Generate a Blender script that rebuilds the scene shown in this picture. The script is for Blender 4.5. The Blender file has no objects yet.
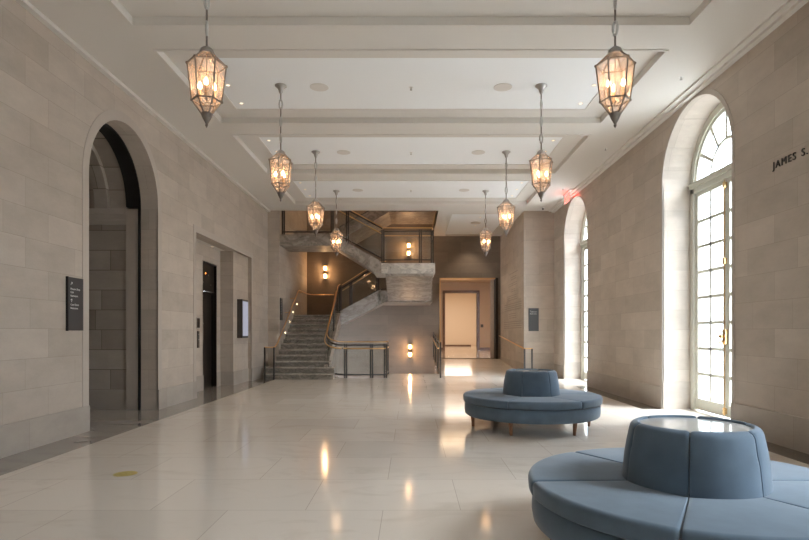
import bpy, math, random
from mathutils import Vector, Matrix
from mathutils.geometry import tessellate_polygon
random.seed(7)
sc = bpy.context.scene
col = sc.collection
PI = math.pi

# ---------------------------------------------------------------- camera
cd = bpy.data.cameras.new('camera')
cd.sensor_width = 36
cd.lens = 560 / 809 * 36
cd.shift_x = -6.5 / 809
cd.shift_y = 62 / 809
cd.clip_end = 300
cam = bpy.data.objects.new('camera', cd)
cam.location = (0, 0, 1.4)
cam.rotation_euler = (PI / 2, 0, 0)
col.objects.link(cam)
sc.camera = cam

# ---------------------------------------------------------------- light and exposure
WORLD = 13.5
w = bpy.data.worlds.new('sky')
w.use_nodes = True
bgn = w.node_tree.nodes['Background']
bgn.inputs[0].default_value = (0.84, 0.925, 1.06, 1)
bgn.inputs[1].default_value = WORLD
sc.world = w
sc.view_settings.view_transform = 'Standard'
sc.view_settings.look = 'None'
sc.view_settings.gamma = 1
sc.view_settings.exposure = 0.46
sc.view_settings.use_curve_mapping = False
sc.cycles.max_bounces = 12
sc.cycles.diffuse_bounces = 8
sc.cycles.glossy_bounces = 4
sc.cycles.transparent_max_bounces = 16
sc.cycles.sample_clamp_indirect = 6
sc.cycles.caustics_reflective = False
sc.cycles.caustics_refractive = False
WINDOWS = [(9.07, 1), (15.6, 2), (2.44, 3), (-4.1, 4)]
for yc, n in WINDOWS:          # sky sampling portals, one per arched window
    ld = bpy.data.lights.new('window_portal', 'AREA')
    ld.shape = 'RECTANGLE'; ld.size = 5.2; ld.size_y = 2.2
    ld.cycles.is_portal = True
    lo = bpy.data.objects.new('window_portal', ld)
    lo.location = (5.3, yc, 2.6); lo.rotation_euler = (0, PI / 2, 0)
    col.objects.link(lo)

sl = bpy.data.lights.new('hazy_sun', 'SUN')
sl.energy = 13; sl.angle = math.radians(36); sl.color = (.97, .985, 1)
so = bpy.data.objects.new('hazy_sun', sl)
so.rotation_euler = Vector((-.84, .40, -.92)).to_track_quat('-Z', 'Y').to_euler()
so.location = (20, -6, 25)
col.objects.link(so)

def lamp(name, kind, loc, energy, color, parent=None, size=.05, rot=None, cone=None, blend=.6):
    ld = bpy.data.lights.new(name, kind)
    ld.energy = energy; ld.color = color
    if kind == 'AREA':
        ld.size = size
    else:
        ld.shadow_soft_size = size
    if kind == 'SPOT':
        ld.spot_size = cone or 1.6; ld.spot_blend = blend
    o = bpy.data.objects.new(name, ld)
    o.location = loc
    if rot: o.rotation_euler = rot
    if parent: o.parent = parent
    col.objects.link(o)
    return o

# ---------------------------------------------------------------- materials
def nt(name):
    m = bpy.data.materials.new(name); m.use_nodes = True
    t = m.node_tree
    return m, t, t.nodes['Principled BSDF']

def simple(name, c, rough=.5, metal=0, noise=0, nscale=8, emit=None, es=0, spec=.5, sheen=0, bump=0):
    m, t, b = nt(name)
    b.inputs['Base Color'].default_value = (*c, 1)
    b.inputs['Roughness'].default_value = rough
    b.inputs['Metallic'].default_value = metal
    b.inputs['Specular IOR Level'].default_value = spec
    if sheen:
        b.inputs['Sheen Weight'].default_value = sheen
        b.inputs['Sheen Roughness'].default_value = .4
    if emit:
        b.inputs['Emission Color'].default_value = (*emit, 1)
        b.inputs['Emission Strength'].default_value = es
    if noise or bump:
        g = t.nodes.new('ShaderNodeNewGeometry') if False else t.nodes.new('ShaderNodeTexCoord')
        n = t.nodes.new('ShaderNodeTexNoise'); n.inputs['Scale'].default_value = nscale; n.inputs['Detail'].default_value = 5
        t.links.new(g.outputs['Object'], n.inputs['Vector'])
        if noise:
            mx = t.nodes.new('ShaderNodeMix'); mx.data_type = 'RGBA'
            mx.inputs[6].default_value = (*[v * (1 - noise) for v in c], 1)
            mx.inputs[7].default_value = (*[min(1, v * (1 + noise)) for v in c], 1)
            t.links.new(n.outputs['Fac'], mx.inputs[0])
            t.links.new(mx.outputs[2], b.inputs['Base Color'])
        if bump:
            bp = t.nodes.new('ShaderNodeBump'); bp.inputs['Strength'].default_value = bump; bp.inputs['Distance'].default_value = .01
            t.links.new(n.outputs['Fac'], bp.inputs['Height'])
            t.links.new(bp.outputs['Normal'], b.inputs['Normal'])
    return m

def limestone(name, c1, c2, mortar, row=.36, width=.98, msize=.0027, rough=.75, off=(0, 0)):
    """coursed blocks: horizontal coordinate follows the wall, courses follow the height"""
    m, t, b = nt(name)
    N, L = t.nodes, t.links
    g = N.new('ShaderNodeNewGeometry')
    sp = N.new('ShaderNodeSeparateXYZ'); L.new(g.outputs['Position'], sp.inputs[0])
    sn = N.new('ShaderNodeSeparateXYZ'); L.new(g.outputs['True Normal'], sn.inputs[0])
    ab = N.new('ShaderNodeMath'); ab.operation = 'ABSOLUTE'; L.new(sn.outputs['X'], ab.inputs[0])
    gt = N.new('ShaderNodeMath'); gt.operation = 'GREATER_THAN'; gt.inputs[1].default_value = .5; L.new(ab.outputs[0], gt.inputs[0])
    mu = N.new('ShaderNodeMix'); mu.data_type = 'FLOAT'
    L.new(gt.outputs[0], mu.inputs[0]); L.new(sp.outputs['X'], mu.inputs[2]); L.new(sp.outputs['Y'], mu.inputs[3])
    au = N.new('ShaderNodeMath'); au.operation = 'ADD'; au.inputs[1].default_value = 40 + off[0]; L.new(mu.outputs[0], au.inputs[0])
    av = N.new('ShaderNodeMath'); av.operation = 'ADD'; av.inputs[1].default_value = row * 20 + off[1]; L.new(sp.outputs['Z'], av.inputs[0])
    cb = N.new('ShaderNodeCombineXYZ'); L.new(au.outputs[0], cb.inputs[0]); L.new(av.outputs[0], cb.inputs[1])
    def brick(a, bb, mo):
        br = N.new('ShaderNodeTexBrick')
        br.inputs['Color1'].default_value = (*a, 1); br.inputs['Color2'].default_value = (*bb, 1); br.inputs['Mortar'].default_value = (*mo, 1)
        br.inputs['Scale'].default_value = 1; br.inputs['Mortar Size'].default_value = msize
        br.inputs['Mortar Smooth'].default_value = .3; br.inputs['Brick Width'].default_value = width; br.inputs['Row Height'].default_value = row
        br.offset = .43; br.squash = .8; br.squash_frequency = 3
        L.new(cb.outputs[0], br.inputs['Vector'])
        return br
    br = brick(c1, c2, mortar)
    n1 = N.new('ShaderNodeTexNoise'); n1.inputs['Scale'].default_value = 1.7; n1.inputs['Detail'].default_value = 6
    n1.inputs['Roughness'].default_value = .65
    mp = N.new('ShaderNodeMapping'); mp.inputs['Scale'].default_value = (1, 1, 2.2)
    L.new(g.outputs['Position'], mp.inputs[0]); L.new(mp.outputs[0], n1.inputs['Vector'])
    cr = N.new('ShaderNodeMapRange'); cr.inputs['From Min'].default_value = .3; cr.inputs['From Max'].default_value = .7
    cr.inputs['To Min'].default_value = .9; cr.inputs['To Max'].default_value = 1.08
    L.new(n1.outputs['Fac'], cr.inputs[0])
    vm = N.new('ShaderNodeVectorMath'); vm.operation = 'SCALE'
    L.new(br.outputs['Color'], vm.inputs[0]); L.new(cr.outputs[0], vm.inputs['Scale'])
    L.new(vm.outputs[0], b.inputs['Base Color'])
    n2 = N.new('ShaderNodeTexNoise'); n2.inputs['Scale'].default_value = 45; n2.inputs['Detail'].default_value = 4
    L.new(g.outputs['Position'], n2.inputs['Vector'])
    sb = N.new('ShaderNodeMath'); sb.operation = 'SUBTRACT'
    L.new(n2.outputs['Fac'], sb.inputs[0]); L.new(br.outputs['Fac'], sb.inputs[1])
    bp = N.new('ShaderNodeBump'); bp.inputs['Strength'].default_value = .25; bp.inputs['Distance'].default_value = .006
    L.new(sb.outputs[0], bp.inputs['Height']); L.new(bp.outputs['Normal'], b.inputs['Normal'])
    b.inputs['Roughness'].default_value = rough
    b.inputs['Specular IOR Level'].default_value = .3
    return m

def marble_floor(name, c1, c2, joint, tile=(1.22, .92), rough=.1, vein=(.5, .43, .35)):
    m, t, b = nt(name)
    N, L = t.nodes, t.links
    g = N.new('ShaderNodeNewGeometry')
    mp0 = N.new('ShaderNodeMapping'); mp0.inputs['Location'].default_value = (60, 60, 0)
    L.new(g.outputs['Position'], mp0.inputs[0])
    br = N.new('ShaderNodeTexBrick')
    br.inputs['Color1'].default_value = (*c1, 1); br.inputs['Color2'].default_value = (*c2, 1); br.inputs['Mortar'].default_value = (*joint, 1)
    br.inputs['Scale'].default_value = 1; br.inputs['Mortar Size'].default_value = .0035; br.inputs['Mortar Smooth'].default_value = .2
    br.inputs['Brick Width'].default_value = tile[0]; br.inputs['Row Height'].default_value = tile[1]; br.offset = .5
    L.new(mp0.outputs[0], br.inputs['Vector'])
    mp = N.new('ShaderNodeMapping'); mp.inputs['Scale'].default_value = (.5, 1.0, 1); mp.inputs['Rotation'].default_value = (0, 0, .15)
    L.new(g.outputs['Position'], mp.inputs[0])
    n1 = N.new('ShaderNodeTexNoise'); n1.inputs['Scale'].default_value = 2.2; n1.inputs['Detail'].default_value = 9; n1.inputs['Roughness'].default_value = .62
    n1.inputs['Distortion'].default_value = 1.4
    L.new(mp.outputs[0], n1.inputs['Vector'])
    cr = N.new('ShaderNodeMapRange'); cr.inputs['From Min'].default_value = .52; cr.inputs['From Max'].default_value = .68
    cr.inputs['To Min'].default_value = 0; cr.inputs['To Max'].default_value = .3
    L.new(n1.outputs['Fac'], cr.inputs[0])
    mx = N.new('ShaderNodeMix'); mx.data_type = 'RGBA'
    L.new(cr.outputs[0], mx.inputs[0]); L.new(br.outputs['Color'], mx.inputs[6]); mx.inputs[7].default_value = (*vein, 1)
    L.new(mx.outputs[2], b.inputs['Base Color'])
    n2 = N.new('ShaderNodeTexNoise'); n2.inputs['Scale'].default_value = 2.5; n2.inputs['Detail'].default_value = 2
    L.new(g.outputs['Position'], n2.inputs['Vector'])
    rr = N.new('ShaderNodeMapRange'); rr.inputs['To Min'].default_value = rough * .7; rr.inputs['To Max'].default_value = rough * 1.35
    L.new(n2.outputs['Fac'], rr.inputs[0]); L.new(rr.outputs[0], b.inputs['Roughness'])
    bp = N.new('ShaderNodeBump'); bp.inputs['Strength'].default_value = .05; bp.inputs['Distance'].default_value = .01
    L.new(n2.outputs['Fac'], bp.inputs['Height']); L.new(bp.outputs['Normal'], b.inputs['Normal'])
    b.inputs['Specular IOR Level'].default_value = .75
    return m

def veined(name, c1, c2, c3, scale=1.6, rough=.3):
    m, t, b = nt(name)
    N, L = t.nodes, t.links
    g = N.new('ShaderNodeNewGeometry')
    mp = N.new('ShaderNodeMapping'); mp.inputs['Scale'].default_value = (1, 1.3, 1.5); mp.inputs['Rotation'].default_value = (.3, .7, .2)
    L.new(g.outputs['Position'], mp.inputs[0])
    n1 = N.new('ShaderNodeTexNoise'); n1.inputs['Scale'].default_value = scale; n1.inputs['Detail'].default_value = 10
    n1.inputs['Roughness'].default_value = .7; n1.inputs['Distortion'].default_value = 2.2
    L.new(mp.outputs[0], n1.inputs['Vector'])
    r = N.new('ShaderNodeValToRGB')
    e = r.color_ramp.elements
    e[0].position = .34; e[0].color = (*c3, 1); e[1].position = .66; e[1].color = (*c2, 1)
    k = e.new(.5); k.color = (*c1, 1)
    k = e.new(.455); k.color = (*[v * .55 for v in c1], 1)
    k = e.new(.44); k.color = (*c1, 1)
    L.new(n1.outputs['Fac'], r.inputs[0]); L.new(r.outputs[0], b.inputs['Base Color'])
    b.inputs['Roughness'].default_value = rough
    return m

def pane_mat(name, tint, milk, gloss, milkcol):
    m = bpy.data.materials.new(name); m.use_nodes = True
    t = m.node_tree; N, L = t.nodes, t.links
    N.clear()
    o = N.new('ShaderNodeOutputMaterial')
    tr = N.new('ShaderNodeBsdfTransparent'); tr.inputs[0].default_value = (*tint, 1)
    gl = N.new('ShaderNodeBsdfGlossy'); gl.inputs['Roughness'].default_value = .04
    lw = N.new('ShaderNodeLayerWeight'); lw.inputs[0].default_value = .5
    pw = N.new('ShaderNodeMath'); pw.operation = 'POWER'; pw.inputs[1].default_value = 4; L.new(lw.outputs['Facing'], pw.inputs[0])
    fr = N.new('ShaderNodeMath'); fr.operation = 'MULTIPLY_ADD'; fr.inputs[1].default_value = .75; fr.inputs[2].default_value = .045; L.new(pw.outputs[0], fr.inputs[0])
    sc_ = N.new('ShaderNodeMath'); sc_.operation = 'MULTIPLY'; sc_.inputs[1].default_value = gloss; L.new(fr.outputs[0], sc_.inputs[0])
    m1 = N.new('ShaderNodeMixShader'); L.new(sc_.outputs[0], m1.inputs[0]); L.new(tr.outputs[0], m1.inputs[1]); L.new(gl.outputs[0], m1.inputs[2])
    last = m1
    if milk:
        tl = N.new('ShaderNodeBsdfTranslucent'); tl.inputs[0].default_value = (*milkcol, 1)
        m2 = N.new('ShaderNodeMixShader'); m2.inputs[0].default_value = milk
        L.new(m1.outputs[0], m2.inputs[1]); L.new(tl.outputs[0], m2.inputs[2]); last = m2
    L.new(last.outputs[0], o.inputs[0])
    return m

def emission(name, c, s):
    m = bpy.data.materials.new(name); m.use_nodes = True
    t = m.node_tree; t.nodes.clear()
    o = t.nodes.new('ShaderNodeOutputMaterial'); e = t.nodes.new('ShaderNodeEmission')
    e.inputs[0].default_value = (*c, 1); e.inputs[1].default_value = s
    t.links.new(e.outputs[0], o.inputs[0])
    return m

M = {}
M['stone'] = limestone('limestone_wall', (.445, .388, .33), (.515, .452, .39), (.36, .31, .26))
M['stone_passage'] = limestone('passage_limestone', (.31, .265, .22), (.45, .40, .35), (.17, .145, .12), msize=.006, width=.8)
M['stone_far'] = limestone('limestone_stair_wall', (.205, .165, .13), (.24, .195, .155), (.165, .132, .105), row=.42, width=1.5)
M['stone_base'] = limestone('limestone_base', (.375, .33, .285), (.43, .382, .332), (.3, .262, .226), row=4, width=1.25, off=(.3, 2))
M['stone_plain'] = simple('smooth_limestone', (.46, .41, .36), .7, noise=.06, nscale=3)
M['floor'] = marble_floor('polished_marble_floor', (.69, .63, .56), (.76, .695, .62), (.52, .46, .395))
M['border'] = marble_floor('grey_marble_border', (.29, .265, .24), (.34, .315, .285), (.24, .22, .195), tile=(1.3, 1.5), vein=(.15, .13, .12), rough=.09)
M['border_shaded'] = marble_floor('shaded_grey_marble_border', (.10, .09, .08), (.13, .118, .105), (.08, .07, .06), tile=(1.3, 1.5), vein=(.2, .18, .15), rough=.12)  # same marble as the left border, shade by the right wall put into the colour
M['ceiling'] = simple('ceiling_paint', (.69, .665, .625), .85)
M['panel'] = simple('white_ceiling_panel', (.90, .93, .95), .8)
M['marble'] = veined('grey_veined_marble', (.31, .275, .24), (.43, .385, .335), (.14, .12, .105), 1.7, .45)  # darker than the slab edge: shade under the soffits is in the colour
M['marble_tread'] = veined('lit_stair_tread_marble', (.44, .41, .37), (.54, .51, .46), (.26, .24, .21), 2.6, .25)  # same marble as the risers, light caught by the treads put into the colour
M['marble_edge_lit'] = veined('lit_veined_marble_edge', (.60, .56, .51), (.72, .68, .62), (.30, .275, .25), 1.9, .3)  # same marble as the soffits, lightened in colour as the lit edge
M['marble_step'] = veined('shaded_veined_stair_marble', (.25, .23, .205), (.35, .325, .29), (.11, .10, .09), 3.0, .3)  # riser shade is in the colour, the treads get a lighter copy
M['bronze'] = simple('dark_bronze', (.045, .04, .036), .35, .8)
M['bronze_door'] = simple('elevator_bronze', (.035, .028, .024), .3, .7)
M['brass'] = simple('brass', (.75, .5, .24), .25, 1)
M['brass_dark'] = simple('aged_brass_rail', (.80, .53, .27), .28, 1)
M['black'] = simple('matte_black', (.012, .012, .012), .6)
M['sign'] = simple('sign_black', (.035, .034, .036), .4)
M['sign_grey'] = simple('sign_charcoal', (.07, .075, .08), .4)
M['sign_text'] = simple('sign_lettering', (.75, .75, .75), .6)
M['letter'] = simple('bronze_lettering', (.03, .025, .022), .45, .5)
M['engrave'] = simple('engraved_lettering', (.30, .255, .215), .7)
M['lantern_metal'] = simple('weathered_lantern_metal', (.23, .20, .175), .5, .55, noise=.3, nscale=40)
M['lantern_cap'] = simple('grey_lantern_cap', (.33, .315, .30), .5, .5, noise=.2, nscale=30)
M['link'] = simple('pale_chain_link', (.50, .49, .47), .3, .3)
M['lantern_glass'] = pane_mat('seeded_lantern_glass', (1, .93, .88), .17, .9, (1, .80, .70))
M['window_glass'] = pane_mat('window_glass', (.97, .985, .98), 0, .8, (1, 1, 1))
M['guard_glass'] = pane_mat('guard_glass', (.93, .95, .94), 0, 1.0, (1, 1, 1))
M['bulb'] = emission('candle_bulb', (1, .66, .34), 32)
M['candle'] = simple('candle_tube', (.72, .45, .26), .6)
M['sconce_glass'] = emission('lit_sconce_glass', (1, .62, .28), 22)
M['ledspot'] = emission('small_led', (1, .78, .5), 9)
M['downlight'] = emission('downlight_lens', (1, .83, .6), 1.3)
M['trim_white'] = simple('white_fixture_trim', (.78, .77, .75), .5)
M['speaker'] = simple('speaker_grille', (.72, .70, .67), .8)
M['window_paint'] = simple('painted_window_frame', (.60, .60, .53), .45)
M['fabric'] = simple('blue_grey_velvet', (.108, .153, .205), .85, noise=.2, nscale=7, sheen=.35, spec=.15, bump=.1)
M['fabric_gap_shade'] = simple('seam_shade_fabric', (.03, .045, .06), .9)  # velvet darkened in colour to stand for shade inside seams and cushion gap
M['wood'] = simple('walnut_leg', (.26, .12, .06), .4, noise=.2, nscale=20)
M['table_glass'] = simple('polished_grey_glass', (.42, .43, .43), .05, spec=.9)
M['screen'] = emission('lit_screen', (.52, .52, .62), .55)
M['steel'] = simple('brushed_steel', (.45, .43, .41), .35, .9)
M['rail_paint'] = simple('dark_grey_metal', (.06, .06, .06), .4, .6)
M['exit_face'] = emission('exit_sign_red', (1, .10, .07), 4)
M['exit_panel'] = pane_mat('clear_sign_panel', (1, .8, .78), .25, .8, (1, .6, .55))
M['orange_led'] = emission('orange_indicator', (1, .25, .04), 8)
M['warm_wall'] = simple('warm_plaster', (.62, .50, .39), .8)
M['bright_wall'] = simple('cream_plaster', (.80, .72, .62), .8)
M['trim_marble'] = veined('brown_trim_marble', (.17, .10, .07), (.26, .17, .12), (.10, .06, .045), 4, .3)
M['facade'] = limestone('outside_facade_stone', (.46, .455, .44), (.5, .495, .48), (.34, .33, .32), row=.6, width=1.4, msize=.012)
M['facade_glass'] = simple('outside_window_glass', (.33, .42, .46), .2)
M['paving'] = simple('outside_paving', (.4, .39, .38), .9, noise=.05)
M['lattice'] = simple('blue_grey_lattice', (.42, .52, .56), .6)
M['yellow'] = simple('worn_yellow_decal', (.42, .34, .10), .5, noise=.35, nscale=30)
M['plastic_dark'] = simple('dark_plastic', (.05, .045, .04), .5)

# ---------------------------------------------------------------- mesh helpers
class MB:
    def __init__(s): s.v = []; s.f = []
    def quadbox(s, P):
        b = len(s.v); s.v += [tuple(p) for p in P]
        for q in ((0, 3, 2, 1), (4, 5, 6, 7), (0, 1, 5, 4), (1, 2, 6, 5), (2, 3, 7, 6), (3, 0, 4, 7)):
            s.f.append(tuple(b + i for i in q))
        return s
    def box(s, x0, x1, y0, y1, z0, z1):
        x0, x1 = sorted((x0, x1)); y0, y1 = sorted((y0, y1)); z0, z1 = sorted((z0, z1))
        return s.quadbox([(x0, y0, z0), (x1, y0, z0), (x1, y1, z0), (x0, y1, z0), (x0, y0, z1), (x1, y0, z1), (x1, y1, z1), (x0, y1, z1)])
    def prism(s, pts, axis, a, b):
        """closed outline pts (2D) extruded from a to b along axis"""
        area = sum(pts[i][0] * pts[(i + 1) % len(pts)][1] - pts[(i + 1) % len(pts)][0] * pts[i][1] for i in range(len(pts)))
        if area < 0: pts = pts[::-1]
        if axis == 'y': a, b = max(a, b), min(a, b)
        else: a, b = min(a, b), max(a, b)
        def P(p, d):
            return (d, p[0], p[1]) if axis == 'x' else ((p[0], d, p[1]) if axis == 'y' else (p[0], p[1], d))
        n = len(pts); k = len(s.v)
        s.v += [P(p, a) for p in pts] + [P(p, b) for p in pts]
        for tri in tessellate_polygon([[Vector((p[0], p[1], 0)) for p in pts]]):
            i, j, l = tri
            ar = (pts[j][0] - pts[i][0]) * (pts[l][1] - pts[i][1]) - (pts[l][0] - pts[i][0]) * (pts[j][1] - pts[i][1])
            if abs(ar) < 1e-12: continue
            if ar < 0: i, j, l = i, l, j
            s.f.append((k + i, k + l, k + j)); s.f.append((k + n + i, k + n + j, k + n + l))
        for i in range(n):
            j = (i + 1) % n
            s.f.append((k + i, k + j, k + n + j, k + n + i))
        return s
    def tube(s, path, r, n=8, cap=True, radii=None, closed=False):
        path = [Vector(p) for p in path]; m = len(path); k = len(s.v)
        up0 = Vector((0, 0, 1))
        for i, p in enumerate(path):
            if closed: d = path[(i + 1) % m] - path[i - 1]
            else: d = path[min(i + 1, m - 1)] - path[max(i - 1, 0)]
            d.normalize()
            up = up0 if abs(d.z) < .95 else Vector((0, 1, 0))
            a = d.cross(up).normalized(); b = a.cross(d).normalized()
            rr = radii[i] if radii else r
            for j in range(n):
                t = 2 * PI * j / n + PI / n
                s.v.append(tuple(p + a * (rr * math.cos(t)) + b * (rr * math.sin(t))))
        rng = m if closed else m - 1
        for i in range(rng):
            i2 = (i + 1) % m
            for j in range(n):
                j2 = (j + 1) % n
                s.f.append((k + i * n + j, k + i * n + j2, k + i2 * n + j2, k + i2 * n + j))
        if cap and not closed:
            s.f.append(tuple(k + j for j in range(n))[::-1]); s.f.append(tuple(k + (m - 1) * n + j for j in range(n)))
        return s
    def lathe(s, prof, c=(0, 0, 0), n=24, rot=0, cap=True):
        k = len(s.v)
        for r, z in prof:
            for j in range(n):
                t = 2 * PI * j / n + rot
                s.v.append((c[0] + r * math.cos(t), c[1] + r * math.sin(t), c[2] + z))
        for i in range(len(prof) - 1):
            for j in range(n):
                j2 = (j + 1) % n
                s.f.append((k + i * n + j, k + i * n + j2, k + (i + 1) * n + j2, k + (i + 1) * n + j))
        if cap:
            s.f.append(tuple(k + j for j in range(n))[::-1]); s.f.append(tuple(k + (len(prof) - 1) * n + j for j in range(n)))
        return s
    def bar(s, p, q, w, h):
        """rectangular bar from p to q: w sideways, h in the vertical plane"""
        p, q = Vector(p), Vector(q); d = (q - p).normalized()
        up = Vector((0, 0, 1)) if abs(d.z) < .95 else Vector((0, 1, 0))
        a = d.cross(up).normalized() * w / 2; b = a.cross(d).normalized() * h / 2
        return s.quadbox([p - a - b, p + a - b, q + a - b, q - a - b, p - a + b, p + a + b, q + a + b, q - a + b])
    def build(s, name, mat, parent=None, smooth=False, bevel=0):
        me = bpy.data.meshes.new(name)
        me.from_pydata(s.v, [], s.f); me.update()
        import bmesh
        bm = bmesh.new(); bm.from_mesh(me); bmesh.ops.recalc_face_normals(bm, faces=bm.faces); bm.to_mesh(me); bm.free()
        me.materials.append(M[mat] if isinstance(mat, str) else mat)
        if smooth:
            me.shade_smooth()
            try: me.set_sharp_from_angle(angle=math.radians(40))
            except Exception: pass
        o = bpy.data.objects.new(name, me); col.objects.link(o)
        if parent: o.parent = parent; o.location = -origin(parent)
        if bevel:
            md = o.modifiers.new('bevel', 'BEVEL'); md.width = bevel; md.segments = 2; md.limit_method = 'ANGLE'
        return o

def origin(o):
    v = Vector((0, 0, 0))
    while o is not None:
        v = v + o.location; o = o.parent
    return v

def thing(name, label, cat, loc=(0, 0, 0), group=None):
    o = bpy.data.objects.new(name, None); o.location = loc; col.objects.link(o)
    o.empty_display_size = .1
    return tag(o, label, cat, group)
def tag(o, label, cat, group=None):
    o['label'] = label; o['category'] = cat
    if group: o['group'] = group
    return o
def struct(name, mb=None, mat=None, **k):
    if mb is None:
        o = bpy.data.objects.new(name, None); col.objects.link(o)
    else: o = mb.build(name, mat, **k)
    o['kind'] = 'structure'
    return o
def copy_tree(o, parent=None):
    c = o.copy(); col.objects.link(c)
    if parent: c.parent = parent
    for ch in list(o.children): copy_tree(ch, c)
    return c
def arch(c, r, z0, zs, n=32):
    """outline points of an arched opening, left foot to right foot"""
    return [(c - r, z0)] + [(c - r * math.cos(PI * i / n), zs + r * math.sin(PI * i / n)) for i in range(n + 1)] + [(c + r, z0)]

# ================================================================ ROOM SHELL
XL, XR, H = -4.56, 4.57, 5.27
Y0, Y1 = -6.0, 17.86
CEN = [-4.18, -.88, 2.42, 5.72, 9.02, 12.32, 15.62]      # coffer centres

# ---- floor (marble field with grey borders)
f = MB()
f.box(-4.0, -2.3, Y0, 16.5, -.3, 0); f.box(-2.3, -.76, Y0, 17.1, -.3, 0)
f.box(-.76, .95, Y0, 18.8, -.3, 0); f.box(.95, 4.2, Y0, 17.9, -.3, 0)
floor = struct('floor', f, 'floor')
f = MB(); f.box(XL - .3, -4.0, Y0, 16.5, -.3, 0); f.box(XL, -2.3, 16.5, 17.85, -.3, -.002)
f.box(-9.5, XL - .3, 7.6, 10.4, -.3, 0); f.box(-5.3, XL - .3, 11.5, 16.2, -.3, 0)
struct('floor_border_left', f, 'border')
f = MB(); yy = Y0
for yc, n in sorted(WINDOWS):
    f.box(4.2, XR, yy, yc - 1.1, -.3, 0); yy = yc + 1.1
f.box(4.2, XR, yy, 17.9, -.3, 0)
struct('floor_border_right', f, 'border_shaded')
f = MB()
for yc, n in WINDOWS: f.box(4.2, 5.25, yc - 1.1, yc + 1.1, -.3, 0)
struct('floor_window_recess', f, 'floor')
f = MB(); f.prism([(17.9, -.3), (17.9, 0), (22.6, .318), (22.6, -.3)], 'x', .95, 3.61)
struct('floor_ramp', f, 'floor')

# ---- left wall
o = [(Y0, 0)]
o += arch(9.0, 1.08, 0, 3.65)
o += [(11.88, 0), (11.88, 3.52), (16.0, 3.52), (16.0, 0), (17.85, 0), (17.85, 5.6), (Y0, 5.6)]
mb = MB().prism(o, 'x', XL, XL - .3)
struct('wall_left', mb, 'stone')
# archivolt band and alcove architrave, slightly proud of the wall
def ring(c, r0, r1, zs, z0, n=40):
    a = arch(c, r0, z0, zs, n); b = arch(c, r1, z0, zs, n)
    return a + b[::-1]
struct('trim_1', MB().prism(ring(9.0, 1.08, 1.23, 3.65, 0), 'x', XL + .006, XL - .02), 'stone_plain')
struct('trim_2', MB().prism([(11.88, 0), (11.88, 3.52), (16.0, 3.52), (16.0, 0), (16.14, 0), (16.14, 3.66), (11.74, 3.66), (11.74, 0)], 'x', XL + .006, XL - .02), 'stone_plain')
mb = MB()
for a, b in ((Y0, 7.919), (10.081, 11.879), (16.001, 17.85)): mb.box(XL, XL + .022, a, b, 0, .36)
struct('baseboard_left', mb, 'stone_base')
# arched passage behind the left wall
mb = MB(); mb.prism([(7.0, 3.65)] + arch(9.0, 1.08, 3.65, 3.65)[1:-1] + [(11.0, 3.65), (11.0, 5.3), (7.0, 5.3)], 'x', -4.9, -5.13)
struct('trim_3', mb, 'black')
mb = MB()
for y in (7.92, 10.08): mb.box(-4.86, -4.9, y, y + (.03 if y < 9 else -.03), 0, 3.65)
mb.prism(ring(9.0, 1.05, 1.08, 3.65, 3.6)[0:], 'x', -4.86, -4.9)
struct('trim_4', mb, 'black')
mb = MB()
mb.prism([(7.0, 0)] + [(7.86, 0)] + arch(9.0, 1.14, 3.65, 3.65)[1:-1] + [(10.14, 0), (11.2, 0), (11.2, 5.4), (7.0, 5.4)], 'x', -5.13, -9.5)
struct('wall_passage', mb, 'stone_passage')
mb = MB()
for s_ in (-1, 1):
    y = 9.0 + 1.08 * s_
    mb.box(-4.9, -5.13, y, y + .3 * s_, 0, 3.62)
struct('wall_passage_jamb', mb, 'stone_plain')
mb = MB()
for s_ in (-1, 1):
    y = 9.0 + 1.14 * s_
    mb.box(-5.13, -9.5, y + .01, y - .06 * s_, 3.42, 3.58); mb.box(-5.13, -9.5, y + .01, y - .09 * s_, 3.53, 3.62)
    mb.box(-5.13, -9.5, y + .01, y - .03 * s_, 3.34, 3.42)
struct('trim_5', mb, 'stone_plain')
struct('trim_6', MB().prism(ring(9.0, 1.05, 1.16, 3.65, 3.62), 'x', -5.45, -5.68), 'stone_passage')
mb = MB()
mb.box(-5.13, -9.5, 10.13, 10.145, 0, .36); mb.box(-5.13, -9.5, 7.855, 7.87, 0, .36)
struct('baseboard_passage', mb, 'stone_base')
struct('wall_passage_end', MB().box(-9.5, -9.8, 7, 11.2, 0, 5.4), 'stone')
# elevator alcove
mb = MB()
mb.prism([(11.5, 0), (13.46, 0), (13.46, 3.11), (14.4, 3.11), (14.4, 0), (14.68, 0), (14.68, 3.8), (11.5, 3.8)], 'x', -5.0, -5.3)
mb.box(-4.86, -5.0, 11.6, 11.88, 0, 3.8)
mb.box(-5.3, -4.66, 14.68, 16.2, 0, 3.8)
struct('wall_alcove', mb, 'stone')
struct('ceiling_alcove', MB().box(-5.2, -4.86, 11.6, 16.1, 3.52, 3.8), 'ceiling')
mb = MB()
mb.box(-5.0, -4.985, 11.88, 13.46, 0, .36); mb.box(-5.0, -4.985, 14.4, 14.665, 0, .36)
mb.box(-4.985, -4.66, 14.665, 14.68, 0, .36); mb.box(-4.66, -4.645, 14.665, 16.0, 0, .36)
struct('baseboard_alcove', mb, 'stone_base')
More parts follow.
